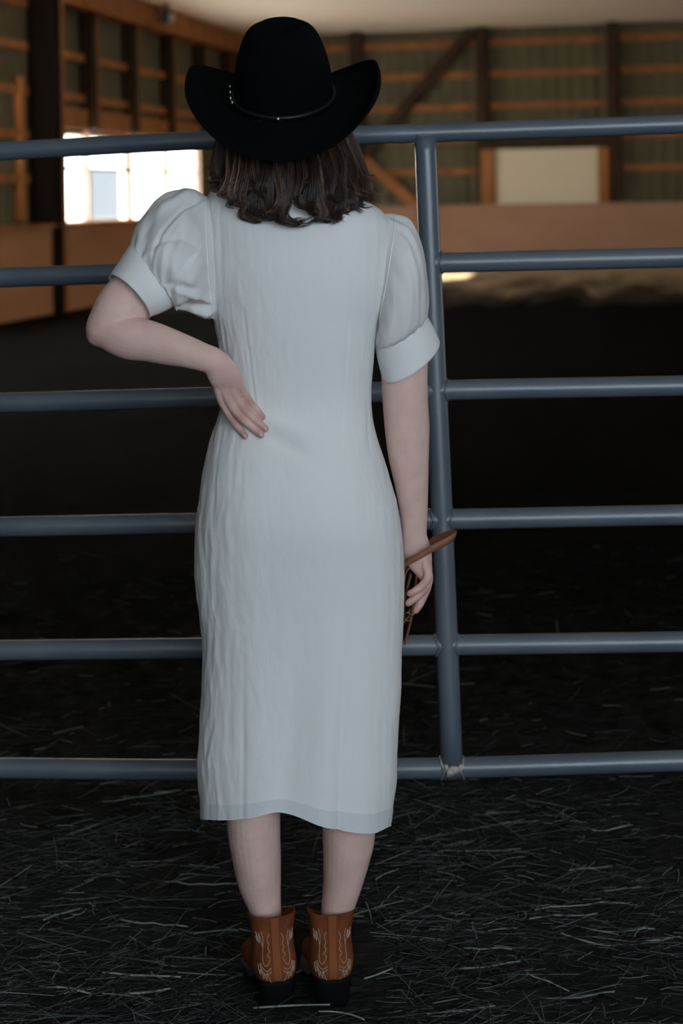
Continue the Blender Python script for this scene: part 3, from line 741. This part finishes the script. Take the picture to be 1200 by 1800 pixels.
# fingernails of the resting hand
for nme in ('ring', 'middle', 'index'):
    a_, b_ = Vector(FT[nme][4][:3]), Vector(FT[nme][5][:3]); d = (b_ - a_).normalized(); up = Vector((-.1, -1, .25)); up = (up - d * up.dot(d)).normalized(); sdv = d.cross(up)
    rn = []
    for i in range(6):
        t = i / 5; p_ = b_ + d * (-.004 + .0085 * t) ; wd = .0046 * math.sin(math.pi * (.22 + .66 * t)) ** .6
        rn.append([p_ + sdv * (wd * math.sin(x)) + up * (.0068 * math.cos(x * .9) - .0022 * t * t + .0003) for x in np.linspace(-1.1, 1.1, 8)])
    MB().rings(rn, cap=(False, False), closed=False).make('fingernail', M['nail'], person)
for s_ in (-1, 1): MB().ellipsoid(hc + Vector((s_ * .031, .083, .012)), (.012, .010, .009), 14, 10).make('eye', M['eye'], person)
MB().ellipsoid(hc + Vector((0, .103, -.060)), (.021, .008, .008), 14, 8).make('mouth', M['lip'], person)

# ---- hair: wavy shoulder-length bob, strand by strand, over a dark under-layer
HB = [(370, 333), (385, 336), (398, 346), (410, 362), (425, 384), (440, 394), (470, 394), (495, 397), (512, 388), (535, 384), (552, 388), (575, 394), (600, 389), (620, 376), (636, 371), (650, 358), (662, 350)]
rnd = random.Random(21)
hvx, hfx, htone = [], [], []
def strand(path, r0, tone):
    n = len(path); k = len(hvx)
    for i, p_ in enumerate(path):
        t = (path[min(i + 1, n - 1)] - path[max(i - 1, 0)]).normalized(); a_ = t.orthogonal().normalized(); b_ = t.cross(a_)
        r = r0 * (1 - .75 * (i / (n - 1)) ** 2)
        for j in range(3):
            th = 2.0944 * j; hvx.append(p_ + a_ * (r * math.cos(th)) + b_ * (r * math.sin(th))); htone.append(tone)
    for i in range(n - 1):
        for j in range(3):
            j2 = (j + 1) % 3; hfx.append((k + i * 3 + j, k + i * 3 + j2, k + (i + 1) * 3 + j2, k + (i + 1) * 3 + j))
hcx = 508
locks = []
def lockpath(th, depth, endpx, endpy, curl, wob, ph):
    """th: 0 right ear .. pi left ear; control points from under the hat to the tip"""
    cth, sth = math.cos(th), math.sin(th)
    def H(px, py, Y): return P(px, py, Y)
    rx = 96 + 10 * depth; root = H(498 + rx * cth, 212, 2.99 - .088 * sth - .006 * depth)
    p1 = H(504 + (112 + 12 * depth) * cth, 262, 2.99 - (.098 + .012 * depth) * sth)
    p2 = H(hcx + (121 + 13 * depth) * cth * (.92 + .08), 305, 2.985 - (.105 + .018 * depth) * sth)
    Ye = 2.985 - (.112 + .012 * depth) * max(0, sth) ** .8
    m_ = H(endpx * .55 + (hcx + 126 * cth) * .45 + wob, 305 + (endpy - 305) * .55, Ye - .004)
    e0 = H(endpx, 305 + (endpy - 305) * .86, Ye)
    e1 = H(endpx + curl, endpy, Ye + .004)
    e2 = H(endpx + curl * 1.75, endpy - abs(curl) * .30, Ye + .002)
    return [root, p1, p2, m_, e0, e1] + ([e2] if abs(curl) > 7 else [])
spec = []
# big locks of the photo: tip pixel, curl to the side
for (ex_, ey_, cu_, n_) in ((432, 393, 14, 3), (455, 393, 24, 3), (480, 396, 30, 4), (500, 397, 26, 3), (412, 366, 8, 3), (398, 347, 4, 3), (385, 336, 2, 3), (375, 322, -4, 2), (380, 300, -6, 2),
                            (536, 378, 22, 1), (548, 388, 26, 2), (566, 393, -6, 4), (580, 394, -6, 4), (596, 390, -4, 4), (610, 380, 0, 3), (624, 373, 3, 3), (636, 370, 5, 3), (646, 358, 9, 3), (650, 340, 6, 2), (646, 315, 3, 2),
                            (470, 360, -18, 2), (560, 352, 16, 2), (590, 356, 12, 3), (440, 350, 10, 3), (615, 345, 10, 3), (505, 340, -10, 3), (525, 335, 8, 3), (515, 318, 4, 4), (540, 330, 10, 3), (485, 330, -8, 3), (515, 352, -14, 1), (420, 330, 6, 3), (632, 330, 8, 3)):
    for k in range(n_):
        spec.append((ex_ + rnd.uniform(-7, 7), ey_ + rnd.uniform(-6, 3), cu_ + rnd.uniform(-4, 4)))
for (ex_, ey_, cu_) in spec:
    cth = max(-1, min(1, (ex_ - hcx) / 138 + rnd.uniform(-.08, .08))); th = math.acos(cth)
    if abs(cth) > .86 and rnd.random() < .6: th = (-.25 if cth > 0 else math.pi + .25) + rnd.uniform(-.2, .2)
    depth = rnd.uniform(.1, 1.1)
    if ey_ < 347 and 415 < ex_ < 615: depth = rnd.uniform(-.5, .0)
    ctrl = lockpath(th, depth, ex_, ey_, cu_, rnd.uniform(-14, 14), 0)
    hl = rnd.random() ** 2.2
    base = catmull(ctrl, 4); nb_ = len(base); base = [Vector(x) for x in base]
    rad = rnd.uniform(.005, .0095); lph = rnd.uniform(0, 6.28)
    for q in range(46):
        an = rnd.uniform(0, 6.283); rr = rad * math.sqrt(rnd.random()); fz = rnd.uniform(0, 100); cut = rnd.randint(0, 3); path = []
        for i, p_ in enumerate(base[:nb_ - cut]):
            t = i / (nb_ - 1); tw = an + 1.6 * t; k = rr * (1.25 - .35 * t - .45 * t ** 3)
            off = Vector((math.cos(tw) * k * 1.25, math.sin(tw) * k * .8, 0))
            off += Vector((math.sin(t * 10 + lph) * .0095 * t, math.cos(t * 9 + lph) * .006 * t, 0)); off += Vector((nz(fz, t * 3), nz(fz, t * 3, 5) * .5, nz(fz, t * 3, 9) * .5)) * (.0035 * t)
            path.append(p_ + off)
        strand(path, rnd.uniform(.00035, .0007), min(1, max(0, .24 + .62 * hl + rnd.gauss(0, .17))))
for q in range(120):                                   # stray flyaways at the sides
    lf = rnd.random() < .45; th = (math.pi + rnd.uniform(-.4, .3)) if lf else rnd.uniform(-.3, .5)
    ex_ = rnd.uniform(370, 392) if lf else rnd.uniform(636, 660); ey_ = rnd.uniform(305, 350)
    base = [Vector(x) for x in catmull(lockpath(th, rnd.uniform(1, 1.6), ex_, ey_, rnd.uniform(-10, 10), rnd.uniform(-12, 12), 0), 4)]
    strand(base, .00022, rnd.uniform(.3, .9))
# under-layer shell round the head
k0 = len(hvx); ring_n = 40; lay = [(205, 90, .086), (240, 98, .092), (270, 106, .097), (300, 112, .098), (320, 108, .094), (336, 94, .085), (346, 78, .07)]
for (py, hwid, dep) in lay:
    for j in range(ring_n):
        th = 2 * math.pi * j / ring_n; d_ = dep if math.sin(th) > 0 else dep * .35
        q = P(hcx - 6 + hwid * math.cos(th), py, 2.99 - d_ * math.sin(th)); hvx.append(q); htone.append(.05)
for i in range(len(lay) - 1):
    for j in range(ring_n):
        j2 = (j + 1) % ring_n; hfx.append((k0 + i * ring_n + j, k0 + i * ring_n + j2, k0 + (i + 1) * ring_n + j2, k0 + (i + 1) * ring_n + j))
hair = mk('hair', hvx, hfx, M['hair'], person); tag(hair, 'dark brown wavy hair hanging below the hat', kind='stuff')
at = hair.data.attributes.new('tone', 'FLOAT', 'POINT'); at.data.foreach_set('value', np.array(htone, np.float32))

# ---- boots
def boot(ox, oy, yaw, lean, mirror):
    root_loc = Vector((ox, oy, 0)); R = Matrix.Rotation(yaw, 3, 'Z'); sx = -1 if mirror else 1
    def W(x, y, z): return root_loc + R @ Vector((x * sx * 1.07 + lean * z, y * .94, z))
    # shaft: z, half width, back y, front y
    shaft = [(.040, .0300, .000, .085), (.052, .0345, -.006, .100), (.066, .0372, -.008, .110), (.082, .0362, -.004, .108), (.100, .0342, .003, .100), (.118, .0345, .006, .098), (.136, .0372, .005, .100), (.152, .0392, .002, .098), (.158, .0395, .001, .098)]
    c = catmull(shaft, 4); seg = 48
    def sp(row, th, off=0):
        z, hw, yb, yf = row; cy, hd = (yb + yf) / 2, (yf - yb) / 2
        dip = 0
        if z > .12: dip = ((z - .12) / .038) * (.014 * abs(math.cos(th)) ** 4 * (.5 if math.cos(th) < 0 else .15) + .030 * max(0, -math.sin(th)) ** 1.2)
        ex = .82
        cx_, sy_ = math.cos(th), math.sin(th)
        cx_ = math.copysign(abs(cx_) ** ex, cx_); sy_ = math.copysign(abs(sy_) ** ex, sy_)
        return W((hw + off) * cx_, cy - (hd + off) * sy_, z - dip)
    mb = MB()
    rings = [[sp(r, 2 * math.pi * j / seg) for j in range(seg)] for r in c]
    inner = [[sp(r, 2 * math.pi * j / seg, -.003) for j in range(seg)] for r in reversed(c[len(c) // 2:])]
    mb.rings(rings + inner, cap=(False, False))
    # foot: y, half width, top z, bottom z
    foot = [(.020, .030, .070, .030), (.050, .033, .085, .026), (.085, .035, .092, .018), (.120, .040, .080, .012), (.155, .043, .064, .010), (.190, .040, .052, .010), (.220, .030, .042, .012), (.243, .016, .034, .016), (.250, .006, .028, .020)]
    fr = []
    for (y, hw, zt, zb) in catmull(foot, 4):
        ring = []
        for j in range(28):
            th = 2 * math.pi * j / 28; ring.append(W(hw * math.copysign(abs(math.cos(th)) ** .8, math.cos(th)), y, (zt + zb) / 2 + (zt - zb) / 2 * math.sin(th)))
        fr.append(ring)
    mb.rings(fr)
    o = mb.make('boot', M['suede'], person, origin=root_loc)
    o['label'] = 'rust suede ankle boot with cream western stitching'
    # stacked heel and sole
    hl = MB(); hr = []
    for (z, hw, yb, yf) in ((0, .0265, .000, .052), (.004, .0272, -.001, .054), (.020, .0285, -.004, .056), (.042, .0320, -.008, .062), (.048, .0335, -.008, .064)):
        ring = []
        for j in range(32):
            th = 2 * math.pi * j / 32; cx_, sy_ = math.cos(th), math.sin(th)
            ring.append(W(hw * math.copysign(abs(cx_) ** .6, cx_), (yb + yf) / 2 - (yf - yb) / 2 * math.copysign(abs(sy_) ** .6, sy_), z))
        hr.append(ring)
    hl.rings(hr); hl.make('heel', M['heel'], o)
    so = MB(); sr_ = []
    for (y, hw, zt, th_) in catmull([(.040, .026, .046, .006), (.070, .029, .034, .006), (.100, .034, .016, .007), (.130, .042, .010, .008), (.160, .045, .0085, .008), (.195, .042, .009, .008), (.225, .031, .011, .007), (.248, .016, .014, .006), (.256, .004, .016, .004)], 3):
        sr_.append([W(hw, y, zt), W(hw, y, zt - th_), W(-hw, y, zt - th_), W(-hw, y, zt)])
    so.rings(sr_); so.make('sole', M['heel'], o)
    # centre-back strap
    rows = c[4:]; st_ = MB(); rr = []
    for r in rows:
        rr.append([sp(r, math.pi / 2 + x, .0016 if abs(x) < .12 else .0004) for x in np.linspace(.14, -.14, 9)])
    st_.rings(rr, cap=(False, False), closed=False); st_.make('back_strap', M['suedestrap'], o)
    for x in (.125, -.125): MB().tube([sp(r, math.pi / 2 + x, .0019) for r in rows], .00035, 4).make('strap_stitch', M['suede'], o)
    # western stitching, mirrored about the strap: (angle from the back centre, height)
    paths = [
        [(.24, .128), (.36, .118), (.30, .110), (.36, .104), (.28, .098), (.40, .092), (.27, .088), (.36, .080), (.46, .076), (.60, .078), (.68, .088), (.66, .102), (.60, .118), (.66, .132)],
        [(.66, .104), (.84, .128), (.86, .110), (1.06, .130), (1.00, .112), (1.14, .120)],
        [(.22, .068), (.46, .062), (.70, .066), (.88, .078)],
        [(.22, .073), (.46, .068), (.68, .072), (.80, .080)],
        [(.25, .046), (.36, .054), (.44, .066), (.50, .052), (.62, .064), (.68, .053), (.80, .070), (.88, .060), (.98, .076)]]
    def row_at(z):
        zs = [r[0] for r in c]; k = min(range(len(c)), key=lambda i: abs(c[i][0] - z))
        k2 = min(len(c) - 1, k + 1) if z > c[k][0] else max(0, k - 1)
        if k2 == k: return c[k]
        t = (z - c[k][0]) / (c[k2][0] - c[k][0]); return c[k] * (1 - t) + c[k2] * t
    for sgn in (1, -1):
        for pth in paths:
            fine = catmull(pth, 5); q = [sp(row_at(z), math.pi / 2 + sgn * x * .86, .0009) for x, z in fine]
            MB().tube(q, .00062, 5).make('stitching', M['thread'], o)
    return o
bl = P(490, 1772, 2.945); brr = P(586, 1770, 2.948)
boot(bl.x, 2.945, math.radians(10), -.03, False)
boot(brr.x, 2.948, math.radians(5), .005, True)

# ================================================================== HAT
hat_o = P(498.9, 175, 2.985)
hat = empty('cowboy_hat', hat_o); tag(hat, 'black felt cowboy hat with curled brim worn by the person', 'hat')
TR = Matrix.Rotation(math.radians(-.8), 3, 'Y') @ Matrix.Rotation(math.radians(25.2), 3, 'X')
def HW(x, y, z): return hat_o + TR @ Vector((x, y, z))
seg = 96; CA, CB = .0865, .105
# crown: rings of an oval that tapers to a creased top
prof = [(0, 1.0), (.03, 1.0), (.055, .97), (.078, .915), (.102, .83), (.121, .735), (.134, .62), (.139, .52)]
cr_r = []
for (z, k) in catmull(prof, 4):
    ring = []
    for j in range(seg):
        th = 2 * math.pi * j / seg; x, y = CA * k * math.cos(th), CB * (k * .55 + .45 * min(1, k + .12)) * math.sin(th)
        pinch = 1 - .22 * max(0, math.sin(th)) ** 2 * (z / .13) ** 2 * abs(math.cos(th)) ** .3
        ring.append(HW(x * pinch, y, z - .006 * (z / .13) ** 2 * abs(math.sin(th))))
    cr_r.append(ring)
for (z, k) in ((.1395, .45), (.135, .36), (.128, .26), (.122, .14), (.120, .03)):
    cr_r.append([HW(CA * k * math.cos(2 * math.pi * j / seg), CB * (k * .9) * math.sin(2 * math.pi * j / seg), z) for j in range(seg)])
MB().rings(cr_r, cap=(False, True)).make('crown', M['felt'], hat)
# brim: each radial section curls, strongly at the sides, down at the back and front
nr = 22; br_ = []
for i in range(nr + 1):
    ring = []
    for j in range(seg):
        th = 2 * math.pi * j / seg; c_, s_ = math.cos(th), math.sin(th)
        side = abs(c_) ** 1.9; f0, f1 = (-41.5, -1.4) if s_ > 0 else (-19.6, -12.3)
        ln = .1008 + .0218 * side
        a0 = math.radians(f0 * (1 - side) - 12.5 * side); a1 = math.radians(f1 * (1 - side) + 121 * side)
        r = h = 0; st_n = 14; lim = ln * i / nr; ds = lim / st_n if i else 0
        for q in range(st_n):
            s2 = (q + .5) * ds / ln; an = a0 + (a1 - a0) * max(0, s2) ** 1.8; r += math.cos(an) * ds; h += math.sin(an) * ds
        ring.append(HW((CA + r) * c_, (CB + r * 1.02) * s_, h))
    br_.append(ring)
o = MB().rings(br_, cap=(False, False)).make('brim', M['felt'], hat); solidify(o, .0035)
# hat band with silver keepers
bnd = MB().tube([HW((CA + .0025) * math.cos(t), (CB + .0025) * math.sin(t), .009 ) for t in np.linspace(0, 2 * math.pi, 97)], .0042, 8).make('hat_band', M['hatband'], hat)
for t_, s_ in ((math.radians(265), .0040), (math.radians(196), .0050)):
    p_ = HW((CA + .006) * math.cos(t_), (CB + .006) * math.sin(t_), .009)
    MB().ellipsoid(p_, (s_ * 1.0, s_ * .7, s_ * .9), 10, 8).make('silver_keeper', M['silver'], bnd)
for k in range(3):
    t_ = math.radians(192); p_ = HW((CA + .008) * math.cos(t_), (CB + .008) * math.sin(t_), .015 + .011 * k)
    MB().ellipsoid(p_, (.0022, .002, .0046 - .0008 * k), 8, 8).make('silver_keeper', M['silver'], bnd)

# ================================================================== CLUTCH BAG
cl0 = P(718, 1060, 3.05)
bag = empty('clutch_bag', cl0); tag(bag, 'tan leather clutch with wrist strap held in the lowered hand', 'bag')
def sheet(name, pts, y0, y1, th, m, parent):
    """leather sheet: a profile of photo points extruded away from the camera"""
    c = [Vector(x) for x in catmull([tuple(P(px, py, 3.05)) for px, py in pts], 6)]; rows = []
    for q in c: rows.append([Vector((q.x, y, q.z)) for y in np.linspace(y0, y1, 8)])
    o = MB().rings(rows, cap=(False, False), closed=False).make(name, m, parent); solidify(o, th); return o
sheet('flap', [(711, 1131), (718, 1104), (723, 1082), (727, 1050), (731, 1020), (731, 1003), (725, 996), (716, 1000), (711, 1012), (707, 1040)], 3.04, 3.20, .0032, M['leather'], bag)
sheet('body_panel', [(700, 1125), (706, 1085), (712, 1050), (718, 1025), (722, 1010)], 3.046, 3.196, .003, M['leather'], bag)
sheet('body_panel', [(694, 1120), (698, 1080), (703, 1040), (708, 1018)], 3.046, 3.196, .003, M['leather'], bag)
sheet('side_tab', [(706, 1096), (712, 1086), (719, 1079)], 3.034, 3.046, .0026, M['leather'], bag)
rc = P(716, 1084, 3.032); MB().tube([rc + Vector((.0055 * math.cos(t), 0, .0075 * math.sin(t))) for t in np.linspace(0, 2 * math.pi, 21)], .0013, 8).make('ring', M['brass'], bag)
sp_ = [(704, 996, 3.032), (716, 988, 3.016), (736, 978, 3.006), (758, 965, 3.004), (780, 954, 3.010), (796, 944.5, 3.020), (800, 940, 3.032), (794, 939, 3.044), (776, 944, 3.062), (755, 954, 3.078), (735, 978, 3.090), (722, 1000, 3.095)]
c = [Vector(x) for x in catmull([tuple(P(*q)) for q in sp_], 6)]; rows = []
for q in c: rows.append([q + Vector((.0018, 0, .0074)), q + Vector((-.0018, 0, -.0074))])
o = MB().rings(rows, cap=(False, False), closed=False).make('wrist_strap', M['strap'], bag); solidify(o, .0024)

# ================================================================== HAY
rnd = random.Random(5)
def straw_geo(hv_, hf_, tn, x, y, ln, yaw, pitch, r, tone, bend):
    k = len(hv_); d = Vector((math.cos(yaw) * math.cos(pitch), math.sin(yaw) * math.cos(pitch), math.sin(pitch)))
    sd_ = Vector((-d.y, d.x, 0)).normalized(); up = Vector((0, 0, 1)); n = 4
    for i in range(n):
        t = i / (n - 1) - .5; p_ = Vector((x, y, 0)) + d * (ln * t) + sd_ * (bend * (t * t - .08))
        p_.z += ground_z(x, y) + r * 1.2 + abs(ln * math.sin(pitch)) * .5 + .006
        for j in range(3):
            th = 2.0944 * j + .5; hv_.append(p_ + sd_ * (r * math.cos(th)) + up * (r * .7 * math.sin(th))); tn.append(tone)
    for i in range(n - 1):
        for j in range(3):
            j2 = (j + 1) % 3; hf_.append((k + i * 3 + j, k + i * 3 + j2, k + (i + 1) * 3 + j2, k + (i + 1) * 3 + j))
def free(x, y, ln):
    return not (abs(x + .115) < .06 + ln * .25 and 2.9 < y < 3.28) and not (abs(x + .016) < .06 + ln * .25 and 2.9 < y < 3.28)
hv_, hf_, tn = [], [], []
N = 22000; made = 0
while made < N:
    y = 2.55 + 4.2 * rnd.random() ** 2.0; x = rnd.uniform(-1, 1) * (.36 * y + .1)
    dens = 1 if y < 3.5 else max(.10, 1 - (y - 3.5) / 1.2)
    patch = .5 + .7 * nz(x * 2.2, y * 2.2, 12)
    if rnd.random() > dens * max(.15, patch): continue
    ln = rnd.uniform(.015, .06) if rnd.random() < .8 else rnd.uniform(.06, .17)
    if not free(x, y, ln): continue
    yaw = rnd.gauss(.12, .55) if rnd.random() < .75 else rnd.uniform(0, math.pi)
    tone = min(1, max(0, rnd.gauss(.45, .2) if rnd.random() < .85 else rnd.uniform(.72, 1)))
    straw_geo(hv_, hf_, tn, x, y, ln, yaw, rnd.gauss(0, .10), rnd.uniform(.0005, .0013), tone, rnd.gauss(0, .012)); made += 1
hay = mk('hay_litter', hv_, hf_, M['hay']); tag(hay, 'fine chopped hay litter strewn over the dark floor', 'hay', kind='stuff')
at = hay.data.attributes.new('tone', 'FLOAT', 'POINT'); at.data.foreach_set('value', np.array(tn, np.float32))
# the longest pale stalks, each an object (photo ends)
STALKS = [(180, 1412, 312, 1395), (180, 1716, 318, 1722), (445, 1776, 580, 1770), (940, 1610, 1120, 1600), (930, 1626, 1050, 1615), (1040, 1640, 1150, 1634), (985, 1650, 1085, 1660), (880, 1454, 945, 1442), (1040, 1465, 1110, 1452), (795, 1706, 915, 1698),
          (76, 1620, 140, 1602), (210, 1622, 330, 1634), (340, 1646, 420, 1640), (290, 1555, 418, 1556), (750, 1788, 870, 1772), (960, 1755, 1080, 1748), (640, 1724, 690, 1706), (505, 1722, 548, 1700), (560, 1782, 640, 1796), (420, 1636, 470, 1646), (270, 1398, 318, 1394),
          (815, 1669, 900, 1676), (1130, 1655, 1196, 1648), (70, 1740, 160, 1752), (220, 1750, 300, 1742), (925, 1715, 1000, 1740), (1000, 1540, 1075, 1524), (660, 1548, 700, 1536)]
for i, (x0, y0, x1, y1) in enumerate(STALKS):
    def gp(px, py): Y = CAM_H * FPX / (py - CY0 + (px - CX0) * sr); return P(px, py, Y)
    a_, b_ = gp(x0, y0), gp(x1, y1); mid = (a_ + b_) / 2; d = b_ - a_; sdv = Vector((-d.y, d.x, 0)).normalized(); bend = rnd.gauss(0, .006)
    pts = [a_ + d * t + sdv * (bend * (4 * t * (1 - t))) + Vector((0, 0, .008 + ground_z(*(a_ + d * t).xy))) for t in np.linspace(0, 1, 7)]
    s_ = MB().tube(pts, [rnd.uniform(.0012, .0019) for _ in pts], 6).make('straw_stalk', M['hay'], origin=mid)
    tone = rnd.uniform(.86, 1.0); at = s_.data.attributes.new('tone', 'FLOAT', 'POINT'); at.data.foreach_set('value', np.full(len(s_.data.vertices), tone, np.float32))
    tag(s_, 'long pale straw stalk lying on the hay litter', 'straw', 'long straw stalks on the floor')
